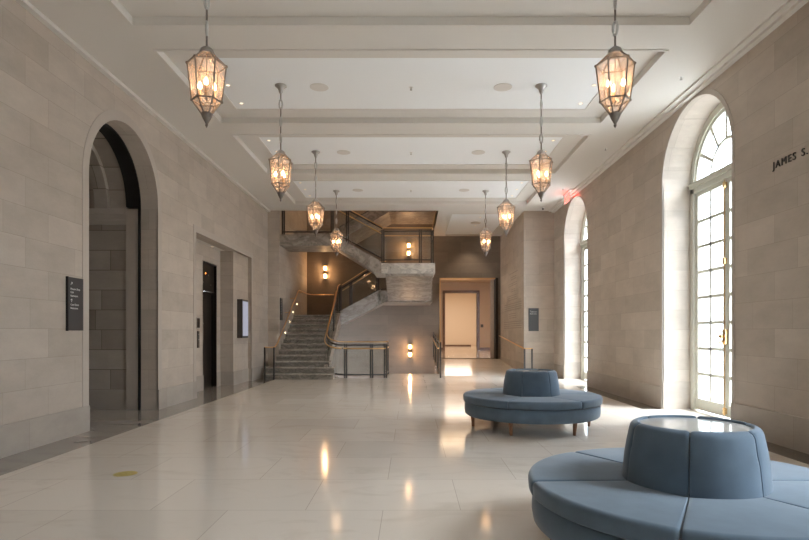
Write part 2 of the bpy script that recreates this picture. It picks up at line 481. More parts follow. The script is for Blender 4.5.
# elevator door
d1 = struct('door_1')
MB().box(-5.12, -5.06, 13.46, 14.4, 2.41, 3.11).build('transom_panel', M['bronze_door'], d1)
MB().box(-5.2, -5.13, 13.46, 13.93, 0, 2.41).build('door_leaf', M['bronze_door'], d1)
MB().box(-5.2, -5.13, 13.936, 14.4, 0, 2.41).build('door_leaf', M['bronze_door'], d1)
mb = MB(); mb.box(-5.0, -5.2, 13.44, 13.465, 0, 3.11); mb.box(-5.0, -5.2, 14.395, 14.42, 0, 3.11); mb.box(-5.0, -5.2, 13.44, 14.42, 3.09, 3.125)
mb.build('door_frame', M['bronze_door'], d1)
MB().box(-5.058, -5.06, 13.78, 13.81, 2.83, 2.865).build('indicator_light', M['orange_led'], d1)
mb = MB()
for y, z in ((13.98, 2.80), (13.62, 2.6), (14.14, 2.57)): mb.box(-5.056, -5.062, y, y + .025, z, z + .03)
mb.build('indicator_plate', M['steel'], d1)
MB().box(-5.127, -5.131, 13.75, 13.83, 1.60, 1.62).build('door_notice', M['sign_text'], d1)

# ---- right wall
o = [(Y0, 0)]
for yc, n in sorted(WINDOWS): o += arch(yc, 1.1, 0, 4.06)
o += [(17.9, 0), (17.9, 5.6), (Y0, 5.6)]
struct('wall_right', MB().prism(o, 'x', XR, XR + .52), 'stone')
k = 7
for yc, n in WINDOWS[:3]:
    struct('trim_%d' % k, MB().prism(ring(yc, 1.1, 1.17, 4.06, 0), 'x', XR - .008, XR + .02), 'stone_plain'); k += 1
mb = MB(); yy = Y0
for yc, n in sorted(WINDOWS): mb.box(XR - .02, XR, yy, yc - 1.1, 0, .40); yy = yc + 1.1
mb.box(XR - .02, XR, yy, 17.88, 0, .40)
for yc, n in WINDOWS: mb.box(XR, XR + .5, yc + 1.085, yc + 1.1, 0, .5)
struct('baseboard_right', mb, 'stone_base')
# projecting block with donor lettering
struct('wall_lettered', MB().box(3.61, 5.1, 17.9, 22.6, 0, 5.6), 'stone')
struct('baseboard_lettered', MB().box(3.60, XR - .02, 17.88, 17.9, 0, .40).box(3.59, 3.61, 17.88, 22.6, 0, .40), 'stone_base')
# wall behind the camera
struct('wall_entrance', MB().box(-5, 5.1, Y0, Y0 - .3, 0, 5.6), 'stone')

# ---- ceiling
mb = MB()
mb.box(XL, -3.5, Y0, Y1, H, H + .35); mb.box(3.5, XR, Y0, 17.9, H, H + .35)
y = Y0
for c in CEN:
    mb.box(-3.5, 3.5, y, c - 1.315, H, H + .35); y = c + 1.315
mb.box(-3.5, 3.5, y, Y1, H, H + .35)
ceil = struct('ceiling', mb, 'ceiling')
mb = MB(); mp = MB(); ml = MB()
for c in CEN:
    for a in ((-3.5, -3.1, c - 1.315, c + 1.315), (3.1, 3.5, c - 1.315, c + 1.315), (-3.1, 3.1, c - 1.315, c - .93), (-3.1, 3.1, c + .95, c + 1.315)):
        mb.box(*a, H + .09, H + .33)
    mp.box(-3.12, 3.12, c - .95, c + .97, H + .105, H + .33)
    q = .035
    for a in ((-3.5 - q, -3.5, c - 1.315 - q, c + 1.315 + q), (3.5, 3.5 + q, c - 1.315 - q, c + 1.315 + q), (-3.5, 3.5, c - 1.315 - q, c - 1.315), (-3.5, 3.5, c + 1.315, c + 1.315 + q)):
        ml.box(*a, H - .014, H)
mb.build('coffer_margin', M['ceiling'], ceil); mp.build('coffer_panel', M['panel'], ceil); ml.build('coffer_lip', M['ceiling'], ceil)
# alcove ceiling beyond the hall, on the right
mb = MB(); mb.box(.88, 3.61, Y1, 22.6, H + .03, H + .35)
mb.box(.88, 1.35, Y1, 22.6, H, H + .04); mb.box(3.2, 3.61, Y1, 22.6, H, H + .04); mb.box(1.35, 3.2, Y1, 18.4, H, H + .04); mb.box(1.35, 3.2, 22.3, 22.6, H, H + .04)
struct('ceiling_beyond', mb, 'ceiling')
struct('ceiling_beyond_panel', MB().box(1.36, 3.19, 18.41, 22.29, H + .02, H + .032), 'panel')
mb = MB()
mb.box(XL, -4.48, Y0, Y1, H - .05, H); mb.box(4.40, XR, Y0, 17.9, H - .03, H); mb.box(4.49, XR, Y0, 17.9, H - .07, H)
struct('trim_10', mb, 'ceiling')

# ---- stair hall shell
o = [(-4.6, -3), (3.7, -3), (3.7, .318), (3.51, .318), (3.51, 3.58), (1.15, 3.58), (1.15, .318), (1.15, -3)]
mb = MB(); mb.prism([(-4.6, -3), (1.15, -3), (1.15, 9), (-4.6, 9)], 'y', 22.6, 23.1)
mb.box(1.15, 3.51, 22.6, 23.1, 3.58, 9); mb.box(3.51, 5.0, 22.6, 23.1, 0, 9); mb.box(1.15, 3.7, 22.6, 23.1, -3, .318)
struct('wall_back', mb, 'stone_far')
struct('wall_stair_left', MB().box(-5.0, -4.2, 17.85, 22.6, -3, 9), 'stone')
mb = MB(); mb.box(-4.6, 1.1, 17.62, 17.86, H + .35, 9); mb.box(-4.2, .88, 17.84, 17.86, H, 6)
struct('wall_stair_front', mb, 'ceiling')
struct('wall_stair_right', MB().box(.88, 1.1, 17.88, 22.6, H + .03, 9).box(.95, 1.1, 18.0, 22.6, -3, -.3), 'warm_wall')
struct('ceiling_stair', MB().box(-4.6, 1.1, 17.6, 22.7, 9, 9.2), 'ceiling')
mb = MB(); mb.box(-2.5, -.76, 17.1, 17.16, -3, -.3); mb.box(-.76, .95, 18.8, 18.86, -3, -.3); mb.box(-4.2, .95, 17, 22.6, -3.2, -3)
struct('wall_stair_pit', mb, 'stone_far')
# ---- hall beyond the doorway
mb = MB()
mb.box(-.6, 2.05, 33.7, 34.0, .3, 4.6); mb.box(3.97, 6.5, 33.7, 34.0, .3, 4.6); mb.box(2.05, 3.97, 33.7, 34.0, 3.75, 4.6)
mb.box(-.6, -.4, 23.1, 33.7, .3, 4.6); mb.box(5.6, 5.8, 23.1, 33.7, .3, 4.6)
struct('wall_hall', mb, 'warm_wall')
struct('floor_hall', MB().box(1.15, 3.51, 22.6, 23.1, .1, .318).box(-.6, 6.5, 23.1, 44, .1, .318), 'floor')
struct('ceiling_hall', MB().box(-.6, 6.5, 23.1, 34, 4.4, 4.6), 'warm_wall')
mb = MB(); mb.box(0, 6.5, 43, 43.3, .3, 4.6); mb.box(1.3, 1.5, 34, 43, .3, 4.6); mb.box(5.6, 5.8, 34, 43, .3, 4.6); mb.box(0, 6.5, 34, 43.3, 4.4, 4.6)
struct('wall_room_beyond', mb, 'bright_wall')
struct('baseboard_room_beyond', MB().box(1.5, 4.6, 42.95, 43, .318, .42), 'trim_marble')
struct('baseboard_hall', MB().box(-.4, 1.9, 33.66, 33.7, .318, .46).box(4.12, 5.6, 33.66, 33.7, .318, .46), 'trim_marble')
struct('trim_11', MB().box(1.90, 2.05, 33.64, 34.0, .318, 3.9).box(3.97, 4.12, 33.64, 34.0, .318, 3.9).box(1.90, 4.12, 33.64, 34.0, 3.75, 3.9), 'trim_marble')
mb = MB(); mb.box(3.40, 3.51, 22.52, 23.1, .318, 3.58)
struct('trim_12', mb, 'bronze')
mb = MB(); mb.box(1.15, 1.19, 22.56, 23.1, .318, 3.58); mb.box(1.15, 3.51, 22.56, 23.1, 3.54, 3.58)
struct('trim_13', mb, 'brass_dark')
struct('trim_14', MB().box(3.27, 3.40, 22.95, 23.1, .318, 3.54), 'warm_wall')
lamp('hall_light', 'AREA', (2.6, 29, 4.3), 70, (1, .72, .45), size=3)
lamp('room_light', 'AREA', (3.0, 39, 4.3), 85, (1, .82, .66), size=2.5)
lamp('stair_ceiling_light', 'AREA', (-1.6, 20.6, 8.8), 70, (1, .62, .36), size=2)
lamp('stair_pit_light', 'POINT', (-1.7, 18.3, -1.2), 3, (1, .55, .28), size=.3)

# ================================================================ OUTSIDE
struct('ground_outside', MB().box(5.25, 40, -40, 60, -.6, -.25), 'paving')
fa = thing('neighbouring_building', 'pale stone building across the courtyard seen through the arched windows', 'building', (22, 15, -.25))
MB().box(22, 26, -40, 95, -.25, 7.5).build('facade_wall', 'facade', fa)
for y0 in range(-24, 92, 4):
    MB().box(21.96, 22.02, y0 + 1.2, y0 + 2.6, .6, 3.2).build('facade_window', 'facade_glass', fa)
lt = thing('lattice_screen', 'blue-grey lattice screen standing outside the near arched window', 'screen', (12.0, 20.6, -.25))
mb = MB()
for i in range(-6, 14):
    mb.bar((11.97, 19.3 + max(0, i * .25), max(-.2, -.2 - i * .25 * 1)), (11.97, 19.3 + min(2.4, i * .25 + 3.9), 0), .02, .02) if False else None
for i in range(0, 11):
    y = 19.4 + i * .22; mb.box(11.96, 12.0, y, y + .05, -.25, 3.7)
for i in range(0, 18):
    z = -.1 + i * .22; mb.box(11.95, 11.99, 19.4, 21.65, z, z + .05)
mb.build('lattice', 'lattice', lt)
mb = MB(); mb.box(11.94, 12.02, 19.3, 19.4, -.25, 3.8); mb.box(11.94, 12.02, 21.65, 21.75, -.25, 3.8); mb.box(11.94, 12.02, 19.3, 21.75, 3.7, 3.8)
mb.build('lattice_frame', 'lattice', lt)

# ================================================================ WINDOWS
def make_window(yc, n):
    wn = struct('window_%d' % n)
    x0, x1 = XR + .50, XR + .62
    # casing: legs, arch, transom
    MB().prism(ring(yc, .985, 1.13, 4.06, 0), 'x', x0, x1).build('casing', 'window_paint', wn, bevel=.008)
    MB().prism(ring(yc, .93, .99, 4.06, 3.98), 'x', x0 + .03, x1).build('fanlight_frame', 'window_paint', wn)
    mb = MB(); mb.box(x0 - .03, x1, yc - 1.09, yc + 1.09, 3.97, 4.05); mb.box(x0 - .0, x1, yc - 1.08, yc + 1.08, 3.88, 3.97); mb.box(x0 - .045, x1, yc - 1.09, yc + 1.09, 4.03, 4.06)
    mb.build('transom', 'window_paint', wn)
    mb = MB()
    arc = [(yc - .46 * math.cos(PI * i / 24), 4.06 + .46 * math.sin(PI * i / 24)) for i in range(25)]
    arc2 = [(yc - .51 * math.cos(PI * i / 24), 4.06 + .51 * math.sin(PI * i / 24)) for i in range(25)]
    mb.prism(arc + arc2[::-1], 'x', x0 + .04, x0 + .085)
    for a in (PI / 6 * 1.0, PI / 3, PI / 2, PI * 2 / 3, PI * 5 / 6):
        r0 = .49
        p = (x0 + .06, yc + r0 * math.cos(a), 4.06 + r0 * math.sin(a)); q = (x0 + .06, yc + .95 * math.cos(a), 4.06 + .95 * math.sin(a))
        pv, qv = Vector(p), Vector(q); d = (qv - pv).normalized(); sd = Vector((1, 0, 0)) * .02; tt = d.cross(Vector((1, 0, 0))) * .03
        mb.quadbox([pv - sd - tt, pv + sd - tt, pv + sd + tt, pv - sd + tt, qv - sd - tt, qv + sd - tt, qv + sd + tt, qv - sd + tt])
    mb.build('fanlight_muntin', 'window_paint', wn)
    MB().prism(arch(yc, .95, 4.04, 4.06), 'x', x0 + .06, x0 + .065).build('fanlight_glass', 'window_glass', wn)
    for s_ in (-1, 1):
        ya, yb = (yc - .985, yc - .005) if s_ < 0 else (yc + .005, yc + .985)
        mb = MB()
        X0, X1 = x0 + .035, x0 + .095
        mb.box(X0, X1, ya, ya + .09, .02, 3.88); mb.box(X0, X1, yb - .09, yb, .02, 3.88)
        mb.box(X0, X1, ya + .09, yb - .09, .02, .21); mb.box(X0, X1, ya + .09, yb - .09, 3.81, 3.88)
        lf = mb.build('casement_leaf', 'window_paint', wn, bevel=.006)
        mb = MB(); ym = (ya + yb) / 2
        mb.box(X0 + .01, X1 - .01, ym - .026, ym + .026, .21, 3.81)
        for i in range(1, 8): mb.box(X0 + .01, X1 - .01, ya + .09, yb - .09, .21 + .45 * i - .026, .21 + .45 * i + .026)
        mb.box(X0 - .012, X1, ya + .05, yb - .05, .19, .225)
        mb.build('muntin', 'window_paint', lf)
        MB().box(X0 + .025, X0 + .03, ya + .07, yb - .07, .2, 3.82).build('leaf_glass', 'window_glass', lf)
    # cremone bolt with brackets and knob
    b = MB(); b.tube([(x0 + .01, yc, .05), (x0 + .01, yc, 3.86)], .009, 8)
    bolt = b.build('cremone_bolt', 'brass', wn, smooth=True); bolt['label'] = 'polished brass bolt'
    mb = MB()
    for z in (.12, 2.55, 3.78): mb.box(x0 - .008, x0 + .035, yc - .03, yc + .03, z - .045, z + .045); mb.lathe([(.0, -.07), (.02, -.05), (.022, .05), (0, .07)], (x0 + .005, yc, z), 12)
    mb.build('bolt_bracket', 'brass', bolt)
    mb = MB(); mb.box(x0 - .005, x0 + .035, yc - .045, yc + .045, 1.2, 1.44)
    mb.lathe([(.004, -.035), (.03, -.02), (.034, 0), (.03, .02), (.004, .035)], (x0 - .05, yc - .0, 1.33), 12)
    mb.tube([(x0, yc, 1.33), (x0 - .05, yc, 1.33)], .012, 8)
    mb.tube([(x0 - .03, yc, 1.25), (x0 - .06, yc + .05, 1.22), (x0 - .06, yc + .12, 1.215)], .012, 8)
    mb.build('bolt_handle', 'brass', bolt, smooth=True)
for yc, n in WINDOWS: make_window(yc, n)

# ================================================================ STAIRCASE
st = thing('marble_staircase', 'grey veined marble staircase climbing around the stairwell at the hall end', 'staircase', (-3.3, 16.5, 0))
def step(x0, x1, y0, y1, z0, z1, mat='marble_step'):
    o = MB().box(x0, x1, y0, y1, z0, z1 - .035).build('step', mat, st)
    MB().box(x0, x1, y0 - .03, y1, z1 - .035, z1).build('tread', 'marble_tread', o, bevel=.006)
    return o
R1 = .168
for i in range(1, 13):
    y = 16.5 + .32 * (i - 1)
    xa, xb = (-4.36, -2.3) if i <= 2 else (-4.2, -2.66)
    if i == 3: xb = -2.5
    step(xa, xb, y, y + .34 if i < 12 else y + .3, max(0, (i - 1) * R1 - .02), i * R1)
mb = MB(); mb.prism([(16.8, 0), (17.2, .36), (20.1, 1.98), (20.1, 1.55), (17.6, 0)], 'x', -4.2, -2.66)
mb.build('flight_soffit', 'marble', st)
mb = MB(); mb.prism([(16.84, -.0), (16.84, .24), (20.1, 2.08), (20.3, 2.08), (20.3, 1.6), (19.9, 1.5), (18.2, .62), (17.4, .1), (17.16, -.0)], 'x', -2.66, -2.54)
mb.build('stringer', 'marble', st)
MB().box(-4.2, -2.6, 20.06, 22.6, 1.72, 2.016).build('landing', 'marble', st)
# flight along the back wall
for i in range(1, 5):
    x = -2.6 + .36 * (i - 1)
    MB().box(x, x + .38, 20.34, 22.6, 2.016 + .175 * (i - 1) - .02, 2.016 + .175 * i).build('step', 'marble', st)
mb = MB(); mb.prism([(-2.62, 1.62), (-2.62, 2.12), (-1.1, 2.94), (-1.1, 2.47), (-.95, 2.47)], 'y', 20.2, 20.34)
mb.build('stringer', 'marble', st)
mb = MB(); mb.prism([(-2.6, 1.72), (-2.6, 2.0), (-1.14, 2.75), (-1.14, 2.47)], 'y', 20.34, 22.6)
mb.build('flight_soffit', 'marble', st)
MB().box(-1.16, .77, 20.2, 22.6, 2.47, 2.89).build('landing', 'marble', st)
# short flight coming forward
for i in range(1, 4):
    y = 20.3 - .3 * i
    MB().box(-.82, .75, y, y + .32, 2.89 + .18 * (i - 1) - .05, 2.89 + .18 * i).build('step', 'marble', st)
mb = MB(); mb.prism([(20.25, 2.5), (20.3, 2.93), (19.4, 3.45), (19.3, 3.3), (17.99, 3.285), (17.99, 3.20)], 'x', -.82, .70)
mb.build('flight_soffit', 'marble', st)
# front landing, slab edge coloured lighter to stand for light on it
MB().box(-1.19, .77, 17.95, 19.42, 3.28, 3.61).build('landing', 'marble_edge_lit', st, bevel=.01)
# front flight rising left
RC = .1525
for i in range(1, 6):
    x = -1.19 - .28 * i
    MB().box(x, x + .3, 18.05, 19.4, 3.61 + RC * (i - 1) - .02, 3.61 + RC * i).build('step', 'marble', st)
mb = MB(); mb.prism([(-.95, 3.28), (-.95, 3.62), (-1.05, 3.72), (-2.62, 4.6), (-2.62, 4.17), (-2.45, 4.17), (-1.2, 3.32)], 'y', 17.94, 18.05)
mb.build('stringer', 'marble', st)
mb = MB(); mb.prism([(-1.19, 3.35), (-1.19, 3.6), (-2.59, 4.4), (-2.59, 4.17), (-2.5, 4.17)], 'y', 18.05, 19.4)
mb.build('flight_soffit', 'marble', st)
MB().box(-4.2, -2.55, 17.95, 19.4, 4.17, 4.525).build('landing', 'marble', st)
# upper flights
for i in range(1, 4):
    MB().box(-4.2, -2.6, 19.4 + .3 * (i - 1), 19.72 + .3 * (i - 1), 4.3 + .15 * i, 4.525 + .15 * i).build('step', 'marble', st)
MB().box(-4.2, -2.6, 20.3, 22.6, 4.72, 4.98 + .1).build('landing', 'marble', st)
mb = MB(); mb.prism([(-2.6, 4.72), (-2.6, 5.2), (-.8, 6.2), (-.8, 5.75)], 'y', 20.3, 22.6)
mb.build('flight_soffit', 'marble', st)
MB().box(-.8, .88, 20.3, 22.6, 5.75, 6.1).build('landing', 'marble', st)
# stairs going down beyond the guard
dn = thing('descending_stairs', 'flight going down between the glass guards at the hall end', 'stairs', (0, 18.9, -.1))
for i in range(1, 8):
    MB().box(-.74, .86, 18.6 + .3 * i, 18.92 + .3 * i, -.168 * i - .3, -.168 * i).build('step', 'marble_step', dn)

# ---- glass guards
def guard(label, segs, posts, group='glass stair guards', postmat='rail_paint', brass=True, hand=None, height=1.0, cap=1.1, bottom=.1, loc=None):
    """segs: list of base polyline points (x,y,z) along the guard"""
    g = thing('glass_guardrail', label, 'guardrail', loc or segs[0], group)
    def up(p, h): return (p[0], p[1], p[2] + h)
    n = len(segs)
    for p in posts:
        mb = MB()
        dx, dy = p[3], p[4]
        for s_ in (-1, 1):
            mb.box(p[0] + dx * .03 * s_ - .022, p[0] + dx * .03 * s_ + .022, p[1] + dy * .03 * s_ - .022, p[1] + dy * .03 * s_ + .022, p[2], p[2] + height + .04)
        mb.build('post', postmat, g)
    mb = MB(); mb.tube([up(p, bottom) for p in segs], .021, 6); mb.build('bottom_bar', postmat, g)
    mb = MB(); mb.tube([up(p, height) for p in segs], .024, 6); mb.build('top_bar', postmat, g)
    mb = MB()
    for a, b in zip(segs[:-1], segs[1:]):
        mb.quadbox([(a[0], a[1] - .003, a[2] + bottom), (b[0], b[1] - .003, b[2] + bottom), (b[0] + .002, b[1] + .003, b[2] + bottom), (a[0] + .002, a[1] + .003, a[2] + bottom),
                    (a[0], a[1] - .003, a[2] + height), (b[0], b[1] - .003, b[2] + height), (b[0] + .002, b[1] + .003, b[2] + height), (a[0] + .002, a[1] + .003, a[2] + height)])
    mb.build('glass_panel', 'guard_glass', g)
    if brass:
        mb = MB(); mb.tube([up(p, cap) for p in segs], .018, 8); mb.build('cap_rail', 'brass_dark', g, smooth=True)
    if hand:
        mb = MB(); mb.tube([(p[0] + hand[0], p[1] + hand[1], p[2] + .90) for p in segs], .02, 8); mb.build('handrail', 'brass_dark', g, smooth=True)
    return g
guard('glass guardrail with brass rails standing on the hall floor before the stairwell',
      [(-2.05, 17.06, 0), (-1.4, 17.04, 0), (-.86, 17.04, 0), (-.79, 17.08, 0), (-.76, 17.2, 0), (-.76, 18.7, 0)],
      [(-1.99, 17.04, 0, 1, 0), (-1.2, 17.04, 0, 1, 0), (-.78, 17.08, 0, 1, 0), (-.76, 18.6, 0, 0, 1)], hand=(0, -.06))
pts = [(-2.05, 17.06, 0)]
for a in range(1, 7):
    t = a / 6
    pts.append((-2.05 - .56 * math.sin(t * PI / 2), 17.06 + .35 * (1 - math.cos(t * PI / 2)), .28 * t * t))
pts += [(-2.62, 18.2, .75), (-2.62, 19.2, 1.28), (-2.62, 20.1, 1.95), (-2.56, 20.24, 2.03)]
guard('glass guardrail with brass handrail sweeping up the lower flight', pts,
      [(-2.62, 17.9, .6, 0, 1), (-2.62, 19.0, 1.2, 0, 1), (-2.56, 20.24, 2.0, 1, 0)], hand=(-.07, 0))
guard('glass guardrail on the flight along the back wall', [(-2.5, 20.26, 2.0), (-1.2, 20.26, 2.82), (-.9, 20.26, 2.86)],
      [(-2.17, 20.26, 2.14, 1, 0), (-1.2, 20.26, 2.76, 1, 0)], hand=(0, .1))
guard('glass guardrail on the sloping flight below the ceiling edge', [(-.92, 17.98, 3.66), (-2.4, 17.98, 4.46), (-2.53, 17.98, 4.5)],
      [(-2.04, 17.98, 4.24, 1, 0)], hand=(0, .1), height=1.06)
guard('glass guardrail on the right front landing with brass rails', [(-.9, 17.99, 3.61), (.3, 17.99, 3.61), (.66, 17.99, 3.61), (.7, 18.05, 3.61), (.7, 19.4, 3.61)],
      [(-.9, 17.98, 3.61, 1, 0), (.3, 17.98, 3.61, 1, 0), (.68, 17.99, 3.61, 1, 0), (.7, 19.3, 3.61, 0, 1)], hand=(0, .1), bottom=.11, height=1.03, cap=1.135)
guard('glass guardrail on the upper left landing under the ceiling edge', [(-4.12, 17.99, 4.525), (-2.53, 17.99, 4.525)],
      [(-4.1, 17.99, 4.525, 1, 0), (-2.53, 17.99, 4.525, 1, 0)], hand=(0, .1), bottom=.09)
guard('glass guardrail beside the ramp, right of the descending stairs', [(.9, 17.1, 0), (.9, 17.9, 0), (.9, 22.4, .3)],
      [(.9, 17.12, 0, 0, 1), (.9, 18.9, .07, 0, 1), (.9, 20.6, .18, 0, 1), (.9, 22.35, .3, 0, 1)], hand=(-.06, 0), brass=False, height=1.05)
# upper guard seen through the ceiling edge, on the rear upper flight
guard('glass guardrail on the rear upper flight', [(-2.6, 20.28, 5.1), (-.8, 20.28, 6.1), (.8, 20.28, 6.1)], [(-.8, 20.28, 6.1, 1, 0)], hand=(0, .1))

def rail(name, label, path, posts=(), brackets=(), r=.021, group=None):
    g = thing(name, label, 'handrail', path[0], group)
    MB().tube(path, r, 8).build('rail', 'brass_dark', g, smooth=True)
    for p in posts: MB().box(p[0] - .022, p[0] + .022, p[1] - .022, p[1] + .022, p[2], p[3]).build('post', 'rail_paint', g)
    for a, b in brackets: MB().tube([a, b], .01, 6).build('bracket', 'brass_dark', g)
rail('stair_handrail', 'brass wall handrail of the lower flight with two dark floor posts',
     [(-4.29, 16.43, .95), (-4.03, 16.43, .95), (-4.02, 16.5, .95), (-4.02, 16.9, 1.08), (-4.02, 19.95, 2.85), (-4.02, 20.15, 2.9), (-4.08, 22.0, 2.9), (-4.02, 22.4, 2.9), (-3.9, 22.5, 2.9), (-3.1, 22.52, 2.9)],
     posts=[(-4.29, 16.43, 0, .95), (-4.02, 16.43, 0, .95)],
     brackets=[((-4.02, y, 1.08 + (y - 16.9) * .58), (-4.21, y, 1.05 + (y - 16.9) * .58)) for y in (18.6, 19.5)] + [((-3.3, 22.52, 2.9), (-3.3, 22.6, 2.88)), ((-4.05, 21, 2.9), (-4.2, 21, 2.88))])
rail('ramp_handrail', 'brass handrail rising along the lettered wall with a steel end post',
     [(3.80, 17.5, .88), (3.56, 17.5, .88), (3.53, 17.54, .885), (3.53, 22.4, 1.25)], posts=[(3.78, 17.5, 0, .88), (3.55, 17.5, 0, .88)],
     brackets=[((3.53, y, .885 + (y - 17.54) * .075), (3.61, y, .85 + (y - 17.54) * .075)) for y in (18.6, 20.2, 21.8)])

# ---- small wall lights by the lower flight
for i, (y, z, wd) in enumerate(((20.6, 2.43, 'topmost'), (19.9, 2.11, 'second from top'), (19.36, 1.76, 'third from top'), (18.67, 1.38, 'lowest'))):
    o = MB().lathe([(.02, 0), (.02, .01), (.015, .013)], (0, 0, 0), 12).build('step_light', 'ledspot')
    o.rotation_euler = (0, PI / 2, 0); o.location = (-4.2, y, z)
    tag(o, 'tiny round wall light beside the lower stair flight, %s of four' % wd, 'light', 'small lights by the stair handrail')

# ---- sconces
def make_sconce():
    s = thing('wall_sconce', '', 'sconce', (0, 0, 0), 'two-lamp brass sconces on the back wall')
    MB().box(-.035, .035, -.02, 0, -.26, .26).build('back_plate', 'brass_dark', s)
    for z in (-.15, .15):
        MB().lathe([(.0, -.075), (.05, -.07), (.055, 0), (.05, .07), (0, .075)], (0, -.09, z), 14, cap=False).build('lamp_glass', 'sconce_glass', s, smooth=True)
    mb = MB()
    for z in (-.25, -.07, .07, .25): mb.lathe([(.07, -.01), (.07, .01)], (0, -.09, z), 16); mb.box(-.01, .01, -.09, 0, z - .008, z + .008)
    for x in (-.075, .075): mb.box(x - .006, x + .006, -.1, -.086, -.26, .26)
    mb.build('cage', 'brass_dark', s)
    return s
S0 = make_sconce()
for i, (x, z, lb) in enumerate(((-3.45, 3.80, 'brass wall sconce with two lit lamps above the lower stair flight'),
                               (-.09, 4.72, 'brass wall sconce with two lit lamps over the right stair landing'),
                               (-.04, .65, 'brass wall sconce with two lit lamps low above the descending stairs'))):
    s = S0 if i == 0 else copy_tree(S0)
    s.location = (x, 22.6, z); s['label'] = lb
    lamp('sconce_light', 'POINT', (0, -.22, .15), 6, (1, .55, .26), s, size=.06)
    lamp('sconce_light', 'POINT', (0, -.22, -.15), 6, (1, .55, .26), s, size=.06)

# ================================================================ LANTERNS
def make_lantern():
    L = thing('hanging_lantern', '', 'lantern', (0, 0, 0), 'hexagonal glass lanterns hanging in two rows')
    MB().lathe([(.0, 0), (.095, 0), (.095, -.015), (.075, -.03), (.045, -.06), (.03, -.11), (.014, -.14), (0, -.15)][::-1], (0, 0, 0), 20, cap=False).build('canopy', 'steel', L, smooth=True)
    for a, b in ((-.14, -.25), (-.36, -.53), (-.64, -.80), (-.91, -1.06)):
        MB().tube([(0, 0, a), (0, 0, b)], .011, 6).build('chain_rod', 'lantern_metal', L)
    for k_, z in enumerate((-.305, -.585, -.855)):
        rot = k_ * .9
        path = [(.024 * math.cos(t) * math.cos(rot), .024 * math.cos(t) * math.sin(rot), z + .072 * math.sin(t)) for t in [2 * PI * i / 14 for i in range(14)]]
        MB().tube(path, .014, 6, closed=True).build('chain_link', 'link', L, smooth=True)
    RG = [(.07, -1.115), (.19, -1.225), (.145, -1.60), (.05, -1.735)]
    ro = .244
    def P(i, k_): r, z = RG[i]; a = ro + k_ * PI / 3; return Vector((r * math.cos(a), r * math.sin(a), z))
    MB().lathe([(.0, -1.04), (.03, -1.045), (.062, -1.07), (.075, -1.10), (.085, -1.125), (.06, -1.13)], (0, 0, 0), 18, cap=False).build('crown_cap', 'lantern_cap', L, smooth=True)
    mb = MB()
    for k_ in range(6):
        for i in range(3): mb.tube([P(i, k_), P(i + 1, k_)], .0085, 5)
        for i in range(4): mb.tube([P(i, k_), P(i, k_ + 1)], .0085 if i in (1, 2) else .006, 5)
        for i in (1, 2): p = P(i, k_); mb.lathe([(.002, -.017), (.017, -.008), (.017, .008), (.002, .017)], p, 6)
    mb.build('lantern_frame', 'lantern_metal', L)
    for i, nm in ((0, 'upper_pane'), (1, 'side_pane'), (2, 'lower_pane')):
        for k_ in range(6):
            a, b, c, d = P(i, k_), P(i, k_ + 1), P(i + 1, k_ + 1), P(i + 1, k_)
            mb = MB(); mb.v = [tuple(q * 1.0) for q in (a, b, c, d)] + [(q.x * .985, q.y * .985, q.z) for q in (a, b, c, d)]
            mb.f = [(0, 1, 2, 3), (7, 6, 5, 4), (0, 4, 5, 1), (1, 5, 6, 2), (2, 6, 7, 3), (3, 7, 4, 0)]
            mb.f = [(0, 1, 2, 3)]; mb.v = mb.v[:4]
            mb.build(nm, 'lantern_glass', L)
    MB().lathe([(.052, -1.722), (.058, -1.74), (.042, -1.78), (.02, -1.82), (.011, -1.835), (.018, -1.85), (.01, -1.865), (0, -1.88)], (0, 0, 0), 16).build('finial', 'lantern_metal', L, smooth=True)
    mb = MB(); mb.tube([(0, 0, -1.1), (0, 0, -1.62)], .006, 6)
    MB
    for k_ in range(3):
        a = math.radians(45 + 120 * k_); mb.tube([(0, 0, -1.60), (.03 * math.cos(a), .03 * math.sin(a), -1.63), (.082 * math.cos(a), .082 * math.sin(a), -1.59)], .005, 5)
    mb.build('candle_arms', 'lantern_metal', L)
    for k_ in range(3):
        a = math.radians(45 + 120 * k_); x, y = .082 * math.cos(a), .082 * math.sin(a)
        cn = MB().lathe([(.014, -1.59), (.014, -1.47)], (x, y, 0), 10).build('candle', 'candle', L)
        MB().lathe([(.0, -1.47), (.014, -1.46), (.021, -1.44), (.018, -1.42), (.006, -1.395)], (x, y, 0), 10).build('bulb', 'bulb', cn, smooth=True)
    return L
L0 = make_lantern()
LX = 2.1
ORD = ['nearest', 'second from the front', 'third from the front', 'farthest']
for i, y in enumerate((5.76, 9.03, 12.35, 15.76)):
    for s_ in (-1, 1):
        l = L0 if (i == 0 and s_ < 0) else copy_tree(L0)
        l.location = (LX * s_, y, H + .105)
        l.rotation_euler = (0, 0, (0, .35, .1, .6)[i] + (0 if s_ < 0 else .62))
        l['label'] = 'lit hexagonal glass lantern on a chain, %s in the %s row' % (ORD[i], 'left' if s_ < 0 else 'right')
for o in [x for x in col.objects if x.name.startswith('hanging_lantern')]:
    lamp('lantern_light', 'POINT', (0, 0, -1.43), 1.8, (1, .66, .40), o, size=.07)

